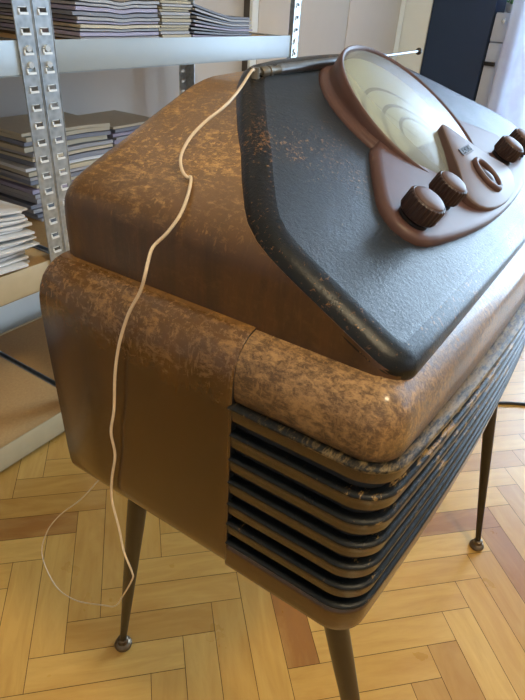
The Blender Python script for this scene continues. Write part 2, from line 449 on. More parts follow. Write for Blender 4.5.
# rear board
bm = bmesh.new(); bbox(bm, (.015, .300, ZB+.006), (W-.015, .3085, .686), .002)
obj('back_board', bm, M['inner'], radio, 30)

# control panel outline (u from the middle, v up the slope)
half = [(.3170, .0247), (.3172, .040), (.3172, .060), (.3172, .080), (.3168, .097), (.3155, .112), (.3120, .126), (.3040, .141), (.2930, .153), (.2700, .174), (.2440, .196), (.2180, .221), (.1890, .246), (.1700, .262), (.1560, .2725), (.1430, .280), (.1280, .285), (.0900, .289), (.0510, .2910), (.0200, .2918)]
Rp = .021
corner = []
for i in range(9):
    a = pi/2*i/8
    corner.append((.317 - Rp + Rp*sin(a), (Rp - Rp*cos(a))*KN/K - .003*(1-i/8)))
side_r = corner + half[0:]
bottom = [(x*.0296, -.003 - .002*(1-(x/10)**2)) for x in range(-9, 10)]
outl = bottom + side_r + [(-u, v) for u, v in side_r[::-1]]
EX = Vector((1, 0, 0)); EV = Vector((0, K/KN, 1/KN)); EN = Vector((0, -1/KN, K/KN)); OO = Vector((W/2, Y0, ZT))
def pp(u, v, h=0): return OO + EX*u + EV*v + EN*h
def inset(pts, d):
    n = len(pts); out = []
    for i in range(n):
        a, b, c = Vector(pts[i-1]), Vector(pts[i]), Vector(pts[(i+1) % n])
        t1 = (b-a).normalized(); t2 = (c-b).normalized(); tt = (t1+t2).normalized()
        nn = Vector((-tt.y, tt.x)); out.append(tuple(b + nn*d/max(.6, nn.dot(Vector((-t1.y, t1.x))))))
    return out
bm = bmesh.new()
rows = [[pp(u, v, h) for u, v in inset(outl, d)] for d, h in ((.001, -.012), (0, -.004), (.0008, .0000), (.0028, .0032), (.0060, .0058), (.0100, .0074), (.0145, .0083), (.0190, .0085))]
V = grid(bm, rows, closed_u=True, mat=1); bm.faces.new(V[0][::-1])
# flat face with inner rings for clean shading
fin = bm.faces.new(V[-1])
obj('control_panel', bm, [M['black'], M['blackedge']], radio, 50, label='worn black lacquered sloping control panel')
# hood shell behind the panel
bm = bmesh.new()
N = len(outl); rows = []
ts = [0, .01, .02, .035, .055, .08, .12, .2, .35, .5, .65, .8, .9, .96, .985, 1]
def g(y):
    q = Y0 + Rp - y
    return Rp - sqrt(max(0, Rp*Rp - q*q)) if q > 0 else 0
us = half + [(0, .292)]
prof_side = [(.317, -.012), (.317, 0), (.317, .012)] + half
loopz = prof_side + [(0, .2918)] + [(-u, v) for u, v in prof_side[::-1]]
for tt in ts:
    row = []
    for u, v in loopz:
        z = ZT + v/KN; yf = Y0 + max(v, 0)*K/KN
        y = yf + .002 + (.305 - yf - .002)*tt
        sg = 1 if u >= 0 else -1
        e = .0030*(max(0, (tt-.96)/.04))**1.5
        uu = sg*(abs(u) - g(y)*(1 if abs(u) > .3 else 0) - e)
        z2 = z - .013*max(0, min(1, (y-.09)/.21))*max(0, (z-.71))/.12 - (e if v > .05 else 0)
        row.append((W/2 + uu, y, z2))
    rows.append(row)
V = grid(bm, rows)
bm.faces.new(V[-1]); bm.faces.new(V[0][::-1])
for i in range(len(V)-1): bm.faces.new((V[i][0], V[i+1][0], V[i+1][-1], V[i][-1]))
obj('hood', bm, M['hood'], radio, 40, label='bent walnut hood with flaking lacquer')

# dial bezel
CV = .162
def Hh(v): return .0225 + .13*(v - .16)
def lathe(bm, prof, cu=0, cv=CV, n=72, mat=0, cap=None, closed=True):
    rows = []
    for r, h, mode in prof:
        row = []
        for i in range(n):
            a = 2*pi*i/n; u = cu + r*cos(a); v = cv + r*sin(a)
            row.append(pp(u, v, h + (Hh(v) if mode == 't' else 0)))
        rows.append(row)
    V = grid(bm, rows, mat, closed_u=True)
    if cap: bm.faces.new(V[-1]).material_index = mat
    return V
bm = bmesh.new()
lathe(bm, [(.1060, .004, 'a'), (.1060, .0085, 'a'), (.1048, .0108, 'a'), (.1025, .0122, 'a'), (.0995, .0126, 'a'), (.0982, .0135, 'a'), (.0972, .0158, 'a')], n=96)
lathe(bm, [(.0972, -.008, 't'), (.0968, -.002, 't'), (.0960, .0000, 't'), (.0946, .0008, 't'), (.0932, .0004, 't'), (.0922, -.0012, 't'), (.0918, -.004, 't'), (.0912, -.012, 't')], n=96)
bm.verts.ensure_lookup_table()
# bridge the upper flange ring to the lower wall ring
A = bm.verts[96*6:96*7]; B = bm.verts[96*7:96*8]
for i in range(96): bm.faces.new((A[i], A[(i+1) % 96], B[(i+1) % 96], B[i]))
bez = obj('dial_bezel', bm, M['bake'], radio, 40, recalc=True)
bm = bmesh.new(); lathe(bm, [(.0914, -.0110, 't'), (.06, -.0110, 't'), (.03, -.0110, 't'), (.004, -.0110, 't')], cap=True)
obj('dial_card', bm, M['card'], bez, 40)
for rr, wd, cu_, cv_ in ((.0780, .0042, -.014, .136), (.0610, .0045, -.009, .130), (.0430, .0045, 0, .130)):
    bm = bmesh.new(); rows = []
    for q in (rr-wd, rr):
        row = []
        for i in range(49):
            a = R(-8 + 196*i/48); u = cu_ + q*cos(a)*.94; v = cv_ + q*sin(a); dd = math.hypot(u, v-CV); kf = min(1, .0905/dd); u *= kf; v = CV + (v-CV)*kf
            row.append(pp(u, v, Hh(v) - .0104))
        rows.append(row)
    grid(bm, rows); obj('dial_scale', bm, M['scale'], bez, 0)
bm = bmesh.new()
row = [[], []]
for q in range(9):
    rr = .02 + .055*q/8; a = R(118)
    for s in (0, 1):
        u = rr*cos(a) + (s-.5)*.0012; v = .128 + rr*sin(a); row[s].append(pp(u, v, Hh(v)-.0098))
grid(bm, row); obj('dial_needle', bm, M['scale'], bez, 0)
bm = bmesh.new()
pr = []
for i in range(11):
    a = i/10; pr.append((.0922*cos(a*pi/2*.985), -.0035 + .0110*sin(a*pi/2), 't'))
lathe(bm, pr, n=96, cap=True)
obj('dial_glass', bm, M['glass'], bez, 60)

# control plate: wide trapezoid with rounded lower edge
ph = [(0, .0320), (.03, .0325), (.06, .0340), (.09, .0370), (.115, .0405), (.138, .0445), (.160, .0490), (.176, .0535), (.187, .0600), (.193, .0690), (.1945, .0790), (.1925, .0890), (.187, .0980), (.179, .1060), (.165, .1165), (.150, .1275), (.136, .1370), (.124, .1450), (.116, .1500), (.108, .1530), (.095, .1545)]
pl = [(-u, v) for u, v in ph[:0:-1]] + ph
top_in = [(.088*cos(R(a)), CV + .088*sin(R(a))) for a in range(-6, -175, -8)]
bm = bmesh.new()
full = pl + top_in
fr = [(d, h) for d, h in ((0, .003), (0, .0100), (.0008, .0128), (.0026, .0148), (.0055, .0158), (.0090, .0160))]
insetable = inset(full, 1)
rows = []
for d, h in fr:
    ins = inset(full, d); m = len(pl)
    row = [pp(*(ins[i] if 0 < i < m-1 else (full[i][0], full[i][1])), h) for i in range(m)] + [pp(u, v, h) for u, v in top_in]
    rows.append(row)
V = grid(bm, rows, closed_u=True); f = bm.faces.new(V[-1])
bmesh.ops.triangulate(bm, faces=[f], quad_method='BEAUTY', ngon_method='BEAUTY')
plate = obj('control_plate', bm, M['bake'], radio, 40)
# shield with the emblem and the tuning eye
def hs(v): return .0195 + .15*(v - .04)
sh = [(0, .0370), (.02, .0378), (.038, .0400), (.054, .0440), (.066, .0500), (.0730, .0570), (.0740, .0640), (.0690, .0710), (.0600, .0775), (.0500, .0850), (.0400, .0945), (.0310, .1050), (.0225, .1140), (.0140, .1240), (.0065, .1320), (.0022, .1355)]
shp = [(-u, v) for u, v in sh[:0:-1]] + sh
bm = bmesh.new(); rows = []
for d, h in ((0, -.0135), (0, -.0018), (.0004, -.0006), (.0014, 0)):
    rows.append([pp(u, v, hs(v)+h) for u, v in inset(shp, d)])
V = grid(bm, rows, closed_u=True, matf=lambda a, b: 1 if a == 0 else 0)
f = bm.faces.new(V[-1]); bmesh.ops.triangulate(bm, faces=[f])
obj('shield', bm, [M['shield'], M['bake']], plate, 40, label='raised pale brown shield-shaped plate')
bm = bmesh.new()
EVc = .0690
rows = []
for i in range(40):
    a = 2*pi*i/40; row = []
    for j in range(10):
        b = 2*pi*j/10; rx = .0142 + .0030*cos(b); rv = .0178 + .0030*cos(b)
        u = rx*cos(a); v = EVc + rv*sin(a); row.append(pp(u, v, hs(v) + .0012 + .0036*sin(b)))
    rows.append(row)
grid(bm, rows, closed_u=True, closed_v=True)
eye = obj('eye_ring', bm, M['bake'], plate, 60)
bm = bmesh.new(); rows = []
for q, h in ((.0195, .0022), (.0165, -.0006), (.0125, .0002), (.0075, .0026), (.002, .0034)):
    rows.append([pp(q*.74*cos(2*pi*i/36), EVc + q*.94*sin(2*pi*i/36), hs(EVc) + h) for i in range(36)])
V = grid(bm, rows, closed_u=True); bm.faces.new(V[-1])
obj('tuning_eye', bm, M['eyeglass'], plate, 60)
# badge with the maker's lettering
def uvframe(u, v, h):
    m = Matrix((EX, (EV + EN*.115).normalized(), EX.cross((EV + EN*.115).normalized()))).transposed().to_4x4()
    m.translation = pp(u, v, h); return m
bm = bmesh.new()
mt = uvframe(0, .1010, hs(.1010) + .0003)
box(bm, (-.0165, -.0042, 0), (.0165, -.0036, .0009), M=mt); box(bm, (-.0165, .0036, 0), (.0165, .0042, .0009), M=mt)
box(bm, (-.0165, -.0042, 0), (-.0157, .0042, .0009), M=mt)
cu = bpy.data.curves.new('emblem_text', 'FONT'); cu.body = 'RADIUM'; cu.align_x = 'CENTER'; cu.align_y = 'CENTER'; cu.size = .0082; cu.extrude = .0004; cu.offset = .00015
to = bpy.data.objects.new('emblem_text', cu); COL.objects.link(to); to.matrix_world = mt @ Matrix.Translation((0, 0, .0005))
bpy.context.view_layer.update()
me = bpy.data.meshes.new_from_object(to.evaluated_get(bpy.context.evaluated_depsgraph_get()))
tmp = bmesh.new(); tmp.from_mesh(me); tmp.transform(to.matrix_world)
me2 = bpy.data.meshes.new('t'); tmp.to_mesh(me2); tmp.free(); bm.from_mesh(me2)
bpy.data.objects.remove(to)
obj('emblem', bm, M['letters'], plate, 0)

# knobs
for u, v in ((-.1700, .0770), (-.1080, .0780), (.1080, .0780), (.1700, .0770)):
    bm = bmesh.new(); n = 96; rows = []; ks = .92 if abs(u) > .15 else .84
    def kr(r, h, kn=0):
        r *= ks
        return [pp(u + (r + kn*(.0007 if (i % 4) < 2 else -.0005))*cos(2*pi*i/n), v + (r + kn*(.0007 if (i % 4) < 2 else -.0005))*sin(2*pi*i/n), h) for i in range(n)]
    rows = [kr(.0158, .0200), kr(.0168, .0210, .3), kr(.0171, .022, 1), kr(.0171, .0335, 1), kr(.0168, .0350, .6), kr(.0158, .0358), kr(.0150, .0356)]
    V = grid(bm, rows, closed_u=True); bm.faces.new(V[0]); bm.faces.new(V[-1])
    kb = obj('knob', bm, M['bakedark'], radio, 30, label='fluted brown control knob')
    bm = bmesh.new(); V = grid(bm, [kr(.0150, .0354), kr(.0147, .0363), (kr(.0136, .0371)), kr(.0095, .0379), kr(.003, .0383)], closed_u=True); bm.faces.new(V[-1])
    obj('knob_cap', bm, M['knobcap'], kb, 50)
    bm = bmesh.new(); V = grid(bm, [kr(.0148, .0150), kr(.0148, .0185), kr(.0132, .0195), kr(.0132, .0215)], closed_u=True); bm.faces.new(V[-1])
    obj('knob_collar', bm, M['rubber'], kb, 40)

# legs
tops = [(.0600, .2700), (.050, .047), (W-.0600, .2700), (W-.0600, .0400)]
feet = [(.0729, .3590), (.092, -.062), (W-.0729, .3590), (W-.0729, -.0494)]
for (tx, ty), (fx_, fy_) in zip(tops, feet):
    a = Vector((tx, ty, ZB+.004)); b = Vector((fx_, fy_, .012))
    bm = bmesh.new()
    tube(bm, [a.lerp(b, q) for q in (0, .03, .3, .6, .85, .97, 1)], [.0125, .0122, .0110, .0086, .0062, .0050, .0048], 20)
    lg = obj('leg', bm, M['leg'], radio, 40)
    bm = bmesh.new(); rows = []
    for r, z in ((.001, .0), (.0105, .0), (.0130, .0018), (.0138, .005), (.0122, .0085), (.0085, .0112), (.0075, .016), (.0080, .0185), (.006, .020)):
        rows.append([(fx_ + r*cos(2*pi*i/20), fy_ + r*sin(2*pi*i/20), z) for i in range(20)])
    V = grid(bm, rows, closed_u=True); bm.faces.new(V[-1])
    obj('foot', bm, M['foot'], lg, 40, label='flared dull metal foot')
    bm = bmesh.new(); rows = []
    for r, z in ((.001, ZB), (.021, ZB), (.021, ZB-.002), (.017, ZB-.0035), (.011, ZB-.0035)):
        rows.append([(tx + r*cos(2*pi*i/24), ty + r*sin(2*pi*i/24), z) for i in range(24)])
    grid(bm, rows, closed_u=True); obj('mounting_plate', bm, M['leg'], lg, 40)

# ------------------------------------------------------------------ telescopic antenna along the upper edge
def ant(x): return Vector((x, .2385, .8255 + (x-.182)*.0165))
A0 = ant(.182)
an = empty('telescopic_antenna', A0, label='extended chrome telescopic antenna lying along the top edge of the radio', cat='antenna')
bm = bmesh.new(); tube(bm, [ant(.226), ant(.228), ant(.378), ant(.379)], [.0040, .0050, .0050, .0040], 18); obj('outer_tube', bm, M['chrome'], an, 40)
bm = bmesh.new(); tube(bm, [ant(.37), ant(.460)], .0036, 14); obj('middle_tube', bm, M['chrome'], an, 40)
bm = bmesh.new(); tube(bm, [ant(.45), ant(.578)], .0017, 10); obj('thin_rod', bm, M['chrome'], an, 40)
bm = bmesh.new(); bmesh.ops.create_uvsphere(bm, u_segments=14, v_segments=8, radius=.0045, matrix=Matrix.Translation(ant(.580))); obj('tip', bm, M['leg'], an, 60)
bm = bmesh.new(); tube(bm, [ant(.197), ant(.198), ant(.206), ant(.2065), ant(.2085), ant(.209), ant(.2135), ant(.214), ant(.217), ant(.222), ant(.228)], [.0038, .0046, .0046, .0036, .0036, .0047, .0047, .0036, .003, .0036, .0040], 14)
obj('hinge_joint', bm, M['brass'], an, 40, label='tarnished ribbed hinge joint')
bm = bmesh.new(); q = ant(.188); tube(bm, [q+Vector((0, 0, -.007)), q+Vector((0, 0, .0045))], .0045, 10); tube(bm, [ant(.186), ant(.198)], .0024, 8)
obj('terminal', bm, M['brass'], an, 40)
for x in (.236, .47):
    bm = bmesh.new(); q = ant(x)
    tube(bm, [q+Vector((0, 0, -.0135)), q+Vector((0, 0, -.0035))], .0028, 8)
    obj('support_peg', bm, M['leg'], an, 40)

# ------------------------------------------------------------------ camera
cam = bpy.data.cameras.new('camera'); co = bpy.data.objects.new('camera', cam); link(co)
yaw, pit, rol, fpx = -1.0178, .5600, .0710, 560.34
#CAMFIX
F = Vector((-sin(yaw)*cos(pit), cos(yaw)*cos(pit), -sin(pit)))
Rr = F.cross(Vector((0, 0, 1))).normalized(); U = Rr.cross(F)
R2 = Rr*cos(rol) + U*sin(rol); U2 = -Rr*sin(rol) + U*cos(rol)
CP = Vector((-.2516, -.0606, .8805))
mw = Matrix((R2, U2, -F)).transposed().to_4x4(); mw.translation = CP; co.matrix_world = mw
cam.sensor_fit = 'VERTICAL'; cam.sensor_height = 36; cam.sensor_width = 27; cam.lens = 36*fpx/700
cam.clip_start = .01
scn.camera = co
def ray(u, v): return F + R2*((u-262.5)/fpx) - U2*((v-350)/fpx)
def at(u, v, axis, val):
    r = ray(u, v); t_ = (val - CP[axis])/r[axis]; return CP + r*t_

# ------------------------------------------------------------------ cream wire from the antenna
def panelhit(u, v, h=0):
    r = ray(u, v); t_ = (OO + EN*h - CP).dot(EN)/r.dot(EN); return CP + r*t_
def hoodz(u_):
    u_ = abs(u_); P = prof_side + [(0, .2918)]
    for (a, va), (b, vb) in zip(P, P[1:]):
        if b <= u_ <= a and a > b: return ZT + (va + (vb-va)*(a-u_)/(a-b))/KN
    return ZT + .125/KN
def onhood(u, v, lift):
    r = ray(u, v); last = None
    t_ = .2
    while t_ < 1.6:
        p = CP + r*t_
        if p.x > W/2 - .317 and p.y < .305:
            zt = hoodz(p.x - W/2) - .013*max(0, min(1, (p.y-.09)/.21))*max(0, hoodz(p.x-W/2)-.71)/.12
            if p.z < zt + lift: return p
        elif p.x > W/2 - .317 - lift and p.z < .75: return p
        t_ += .001
    return CP + r*.7
wp = [A0 + Vector((.006, 0, .001)), A0 + Vector((-.004, -.004, .003))]
for u, v, lf in ((239, 90, .012), (225, 106, .016), (205, 122, .016), (190, 138, .014), (181, 156, .010), (182, 170, .006), (187, 177, .003), (191, 178, .0028), (188, 195, .004), (180, 215, .006), (167, 233, .006)):
    wp.append(onhood(u, v, lf))
wp.append(at(153, 247, 0, .012)); wp.append(at(148, 262, 0, -.004))
for u, v in ((145, 275), (140, 292), (128, 315), (119, 345), (115, 375), (114, 410), (111, 432), (115, 455), (112, 478)):
    wp.append(at(u, v, 0, -.0105 if v < 440 else -.0075))
for u, v, x in ((112, 500, -.006), (119, 528, -.008), (124, 552, -.010), (132, 572, -.010), (132, 580, -.008), (122, 597, .0), (115, 606, .01), (102, 605, .02), (75, 600, .03), (55, 585, .035), (42, 555, .045), (47, 532, .05), (60, 515, .055), (80, 500, .06), (97, 482, .07), (104, 474, .08)):
    wp.append(at(u, v, 0, x))
bm = bmesh.new(); pth = smoothpath(wp, 5)
n1 = len(pth)
tube(bm, pth, [.0012 if i < n1*.62 else .0012 - .0004*min(1, (i-n1*.62)/(n1*.15)) for i in range(n1)], 8)
obj('antenna_wire', bm, M['wire'], None, 60, label='thin cream wire hanging from the antenna down the side of the radio', cat='wire')
# black mains cord on the floor behind
bm = bmesh.new()
tube(bm, smoothpath([(.92, .42, .0045), (1.00, .20, .0045), (1.08, .08, .0045), (1.13, .02, .0045), (1.165, -.035, .0045), (1.22, -.12, .0045), (1.34, -.25, .0045), (1.6, -.36, .0045)], 6), .0042, 8)
obj('power_cord', bm, M['rubber'], None, 60, label='black power cord lying across the parquet behind the radio', cat='cord')

# ------------------------------------------------------------------ shelving
RY0, RY1 = .825, 1.225
def post(x0, yf, flip, parent, front=True):
    """slotted angle post; the wide flange faces the room"""
    bm = bmesh.new(); wd = .0335; th = .0018; z0, z1 = 0, 1.75
    y0, y1 = (yf, yf+th) if front else (yf-th, yf)
    sx0, sx1 = x0 + .0085, x0 + .0250
    box(bm, (x0, y0, z0), (sx0, y1, z1)); box(bm, (sx1, y0, z0), (x0+wd, y1, z1))
    z = .012; pz = z0
    pitch = .0285
    while z < z1 - .03:
        box(bm, (sx0, y0, pz), (sx1, y1, z)); pz = z + .0075
        if front:
            box(bm, (sx0, y0-.0012, pz-.0005), (sx1-.003, y1, pz+.0018-.0005-.0010), 1)
            box(bm, (sx0, y0-.0028, z-.0030), (sx1, y0+.0004, z+.0006), 1)
            box(bm, (sx0-.0005, y0-.0016, z), (sx0+.0022, y0+.0004, z+.0055), 1)
        z += pitch
    box(bm, (sx0, y0, pz), (sx1, y1, z1))
    # rolled outer lips
    for xe in (x0, x0+wd): tube(bm, [(xe, y0+.0005, z0+.0002), (xe, y0+.0005, z1-.0002)], .0014, 6)
    # return flange
    xr = x0 if flip else x0+wd
    y2 = yf + .033 if front else yf - .033
    box(bm, (xr-.0009, min(yf, y2), z0), (xr+.0009, max(yf, y2), z1))
    return obj('post', bm, [M['galv'], M['slot']], parent, 0)
levels = [(.066, .010, .062), (.424, .369, .418), (.800, .748, .792), (1.30, 1.248, 1.292)]
def rack(x0, x1, label):
    r = empty('shelving_unit', ((x0+x1)/2, (RY0+RY1)/2, 0), label=label, cat='shelf')
    for x, fl in ((x0, True), (x1-.0335, False)):
        p = post(x, RY0, fl, r); 
        for zt, zb, zs in levels[1:]:
            bm = bmesh.new()
            for bx, bz in ((.017, zt-.012), (.017, zt-.036)):
                mt = Matrix.Translation((x+bx, RY0-.001, bz)) @ Matrix.Rotation(R(90), 4, 'X')
                bmesh.ops.create_cone(bm, cap_ends=True, segments=12, radius1=.0062, radius2=.0050, depth=.005, matrix=mt)
            obj('bolt', bm, M['bolt'], p, 30)
        post(x, RY1, fl, r, False)
    for zt, zb, zs in levels:
        low = zt < .5
        m = M['raillow'] if low else M['rail']
        for a, b in (((x0+.003, RY0+.0025, zb), (x1-.003, RY0+.0050, zt)), ((x0+.003, RY1-.0050, zb), (x1-.003, RY1-.0025, zt))):
            bm = bmesh.new(); bbox(bm, a, b, .0008)
            box(bm, (a[0]+.002, (a[1] if a[1] < 1 else a[1]-.012), zb), (b[0]-.002, (b[1]+.012 if a[1] < 1 else b[1]), zb+.0018))
            obj('shelf_rail', bm, m, r, 30)
        for xx in (x0+.004, x1-.006):
            bm = bmesh.new(); box(bm, (xx, RY0+.036, zb), (xx+.002, RY1-.036, zt-.004)); obj('side_rail', bm, M['rubber'] if False else M['galv'], r, 0)
        bm = bmesh.new(); bbox(bm, (x0+.007, RY0+.0052, zs-.008), (x1-.007, RY1-.0052, zs), .001)
        obj('shelf_board', bm, M['board'], r, 30, label='tan chipboard shelf board')
    return r
rack(-.45, .4115, 'galvanised steel shelving unit cut off by the left edge of the photo')
rack(.4145, 1.255, 'galvanised steel shelving unit behind the radio holding grey and lilac magazines')

# ------------------------------------------------------------------ stacks of magazines and papers
def papermat(name, c, r=.6): return plain(name, c, r, var=.06, vs=40)
PG = papermat('page_edges', srgb(206, 204, 200)); PW = papermat('white_paper', srgb(226, 228, 230)); PC = papermat('cream_pages', srgb(190, 180, 156))
ORD = ['topmost', 'second from the top', 'third from the top', 'fourth from the top', 'fifth from the top', 'sixth from the top', 'seventh from the top', 'eighth from the top', 'ninth from the top', 'tenth from the top', 'eleventh from the top', 'twelfth from the top', 'thirteenth from the top', 'fourteenth from the top', 'fifteenth from the top', 'sixteenth from the top', 'seventeenth from the top', 'eighteenth from the top', 'nineteenth from the top', 'twentieth from the top']
def sheet(name, x0, x1, y0, y1, zf, th, mats, rz, dx, dy, label, cat, group, spine=.3):
    """a limp stapled booklet: bottom follows zf(s,t), pages fan a little at the open edge"""
    nx, ny = 14, 6; cx, cy = (x0+x1)/2, (y0+y1)/2
    rg = random.Random(hash(label) % 9999 if False else int(zf(.5, .5)*1e5) % 9999)
    def P(s, t_, top):
        x = x0 + (x1-x0)*s; y = y0 + (y1-y0)*t_
        X = x-cx; Y = y-cy
        X, Y = cx + dx + X*cos(rz) - Y*sin(rz), cy + dy + X*sin(rz) + Y*cos(rz)
        z = zf(max(0, min(1, (X-x0)/(x1-x0))), max(0, min(1, (Y-y0)/(y1-y0)))) + (th if top else 0)
        if top and (s in (0, 1) or t_ in (0, 1)): z -= th*.12
        return (X, Y, z)
    bm = bmesh.new()
    T = [[bm.verts.new(P(i/nx, j/ny, 1)) for i in range(nx+1)] for j in range(ny+1)]
    B = [[bm.verts.new(P(i/nx, j/ny, 0)) for i in range(nx+1)] for j in range(ny+1)]
    for j in range(ny):
        for i in range(nx):
            bm.faces.new((T[j][i], T[j][i+1], T[j+1][i+1], T[j+1][i])); bm.faces.new((B[j][i], B[j+1][i], B[j+1][i+1], B[j][i+1]))
    for i in range(nx):
        for j, rev in ((0, 0), (ny, 1)):
            bm.faces.new((B[j][i], B[j][i+1], T[j][i+1], T[j][i])).material_index = 1
    for j in range(ny):
        for i in (0, nx):
            bm.faces.new((B[j][i], T[j][i], T[j+1][i], B[j+1][i])).material_index = 1
    return obj(name, bm, mats, None, 30, label=label, cat=cat, group=group)
COLS = {'lilac': srgb(150, 142, 172), 'grey': srgb(140, 142, 150), 'charcoal': srgb(62, 64, 72), 'tan': srgb(150, 134, 104), 'brown': srgb(108, 88, 62), 'white': srgb(226, 228, 230), 'cream': srgb(196, 188, 166), 'violet': srgb(122, 110, 160), 'slate': srgb(92, 98, 112)}
CM = {k: papermat(k + '_cover', v) for k, v in COLS.items()}
EM = {'lilac': papermat('lilac_pages', srgb(160, 154, 176)), 'grey': papermat('grey_pages', srgb(160, 160, 164)), 'charcoal': papermat('dark_pages', srgb(104, 106, 116)), 'tan': papermat('tan_pages', srgb(168, 156, 128)), 'brown': papermat('brown_pages', srgb(128, 108, 80)), 'white': PW, 'cream': PC, 'violet': papermat('violet_pages', srgb(140, 132, 168)), 'slate': papermat('slate_pages', srgb(128, 132, 144))}
def stack(where, kind, cat, x0, x1, y0, y1, z0, n, ths, cols, jit, group, droop=None, seed=1, gapz=0):
    rg = random.Random(seed); z = z0 + .0004
    for i in range(n):
        th = ths*(.7 + .6*rg.random()); c = cols[i % len(cols)]
        wave = rg.uniform(-1, 1)
        zb = z
        amp = 0
        def zf(s, t_, zb=zb, i=i):
            dz = 0
            if droop: dz = droop(s, t_, i, n)
            return zb + dz
        sheet(kind, x0, x1, y0, y1, zf, th, [CM[c], EM[c]], rg.uniform(-jit, jit), rg.uniform(-jit, jit)*.15, rg.uniform(-jit, jit)*.12,
              '%s %s, %s of %s' % (c, kind.replace('_', ' '), ORD[n-1-i], where), cat, group)
        z += th + .0007 + (gapz or 0)
B2 = .7922
def wavy(a, ph, k=1.3):
    return lambda s, t_, i, n: a*(i/n)*(sin(2*pi*k*s + ph) + .5*sin(2*pi*k*2.3*s + ph*2 + t_))
stack('left stack on the upper shelf', 'magazine', 'magazine', .515, .722, .842, 1.13, .792, 20, .0050, ['brown', 'grey', 'lilac', 'grey', 'cream', 'lilac', 'grey', 'slate', 'lilac', 'grey', 'grey'], .035, 'magazines in the left stack on the upper shelf', wavy(.004, .6), 3, .0005)
stack('narrow middle stack on the upper shelf', 'booklet', 'booklet', .735, .826, .846, 1.06, .792, 17, .0046, ['tan', 'cream', 'grey', 'tan', 'tan', 'grey'], .03, 'booklets in the middle stack on the upper shelf', None, 5)
def dr(s, t_, i, n): return .0012*i*max(0, 1 - s*1.5)**1.2*2.2
stack('slumping right stack on the upper shelf', 'magazine', 'magazine', .836, 1.052, .845, 1.13, .792, 10, .0042, ['slate', 'lilac', 'slate', 'grey', 'lilac', 'slate', 'grey', 'slate', 'grey', 'charcoal'], .03, 'slumping magazines on the upper shelf', dr, 8)
stack('upper shelf stack left of the posts', 'booklet', 'booklet', .16, .352, .862, 1.1, .792, 15, .0058, ['brown', 'tan', 'brown', 'brown', 'slate'], .03, 'booklets left of the posts on the upper shelf', wavy(.003, 2.), 11, .0004)
stack('tall stack behind the slotted posts', 'magazine', 'magazine', .505, .742, 1.03, 1.205, .418, 19, .0092, ['grey', 'slate', 'grey', 'slate', 'grey', 'grey', 'lilac', 'cream', 'slate', 'grey', 'cream', 'white', 'slate', 'cream', 'grey', 'cream', 'slate', 'cream', 'cream'], .05, 'magazines in the tall stack on the middle shelf', wavy(.002, .4, .7), 13, .0003)
stack('stack half hidden by the radio hood', 'magazine', 'magazine', .765, .93, 1.04, 1.205, .418, 18, .0088, ['cream', 'lilac', 'grey', 'lilac', 'slate', 'cream'], .03, 'magazines half hidden by the radio hood', None, 19)
stack('bundle heap at the left photo edge', 'paper_bundle', 'paper', .12, .352, .842, 1.03, .418, 18, .0044, ['white'], .09, 'white papers at the left edge of the middle shelf', wavy(.005, 1.2, .6), 17, .0016)

# ------------------------------------------------------------------ wardrobe, navy wardrobe, sideboard, plant, curtain
wd = empty('wardrobe', (2.38, 1.285, 0), label='tall cream wardrobe with flat doors against the back wall', cat='wardrobe')
bm = bmesh.new(); box(bm, (1.66, 1.274, 0), (3.095, 1.299, 2.3)); obj('carcass', bm, M['wardgap'], wd, 0)
for x0, x1 in ((1.66, 1.70), (1.704, 2.425), (2.431, 3.03), (3.034, 3.095)):
    bm = bmesh.new(); bbox(bm, (x0, 1.262, .05), (x1, 1.274, 2.28), .0015)
    obj('door_panel', bm, M['ward'] if x1-x0 > .1 else M['wallw'], wd, 30)
nv = empty('cupboard', (3.2, .95, 0), label='tall navy blue cupboard standing left of the curtain', cat='cupboard')
bm = bmesh.new(); bbox(bm, (3.11, .792, 0), (3.29, 1.116, 2.15), .003); obj('carcass', bm, M['navy'], nv, 30)
bm = bmesh.new(); bbox(bm, (3.095, .794, .06), (3.11, 1.114, 2.14), .002); obj('door', bm, M['navy'], nv, 30)
sb = empty('chest_of_drawers', (3.2, .71, 0), label='pale grey chest with black handle between the navy cupboard and the curtain', cat='cabinet')
bm = bmesh.new(); bbox(bm, (3.12, .645, 0), (3.29, .786, .89), .002); obj('carcass', bm, M['side_grey'], sb, 30)
for z0, z1 in ((.764, .884), (.42, .756), (.05, .412)):
    bm = bmesh.new(); bbox(bm, (3.10, .648, z0), (3.12, .783, z1), .002); d_ = obj('drawer', bm, M['side_grey'], sb, 30)
    bm = bmesh.new()
    if z0 == .764: bmesh.ops.create_uvsphere(bm, u_segments=14, v_segments=8, radius=.012, matrix=Matrix.Translation((3.088, .735, .855))); m_ = M['bolt']
    else: bbox(bm, (3.078, .728, z1-.102), (3.10, .782, z1-.084), .002); m_ = M['rubber']
    obj('handle', bm, m_, d_, 30)
pt = empty('potted_plant', (3.2, .72, .89), label='small green trailing plant in a white pot on the pale grey chest', cat='plant')
bm = bmesh.new(); V = grid(bm, [[(3.2 + r*cos(2*pi*i/20), .72 + r*sin(2*pi*i/20), z) for i in range(20)] for r, z in ((.03, .892), (.038, .895), (.044, .925), (.045, .93), (.042, .93), (.040, .92))], closed_u=True); bm.faces.new(V[0])
obj('pot', bm, M['pot'], pt, 40)
bm = bmesh.new(); V = grid(bm, [[(3.2 + r*cos(2*pi*i/20), .72 + r*sin(2*pi*i/20), .922) for i in range(20)] for r in (.0405, .01)], closed_u=True); bm.faces.new(V[-1]); obj('soil', bm, M['soil'], pt, 0)
bm = bmesh.new(); rg = random.Random(2)
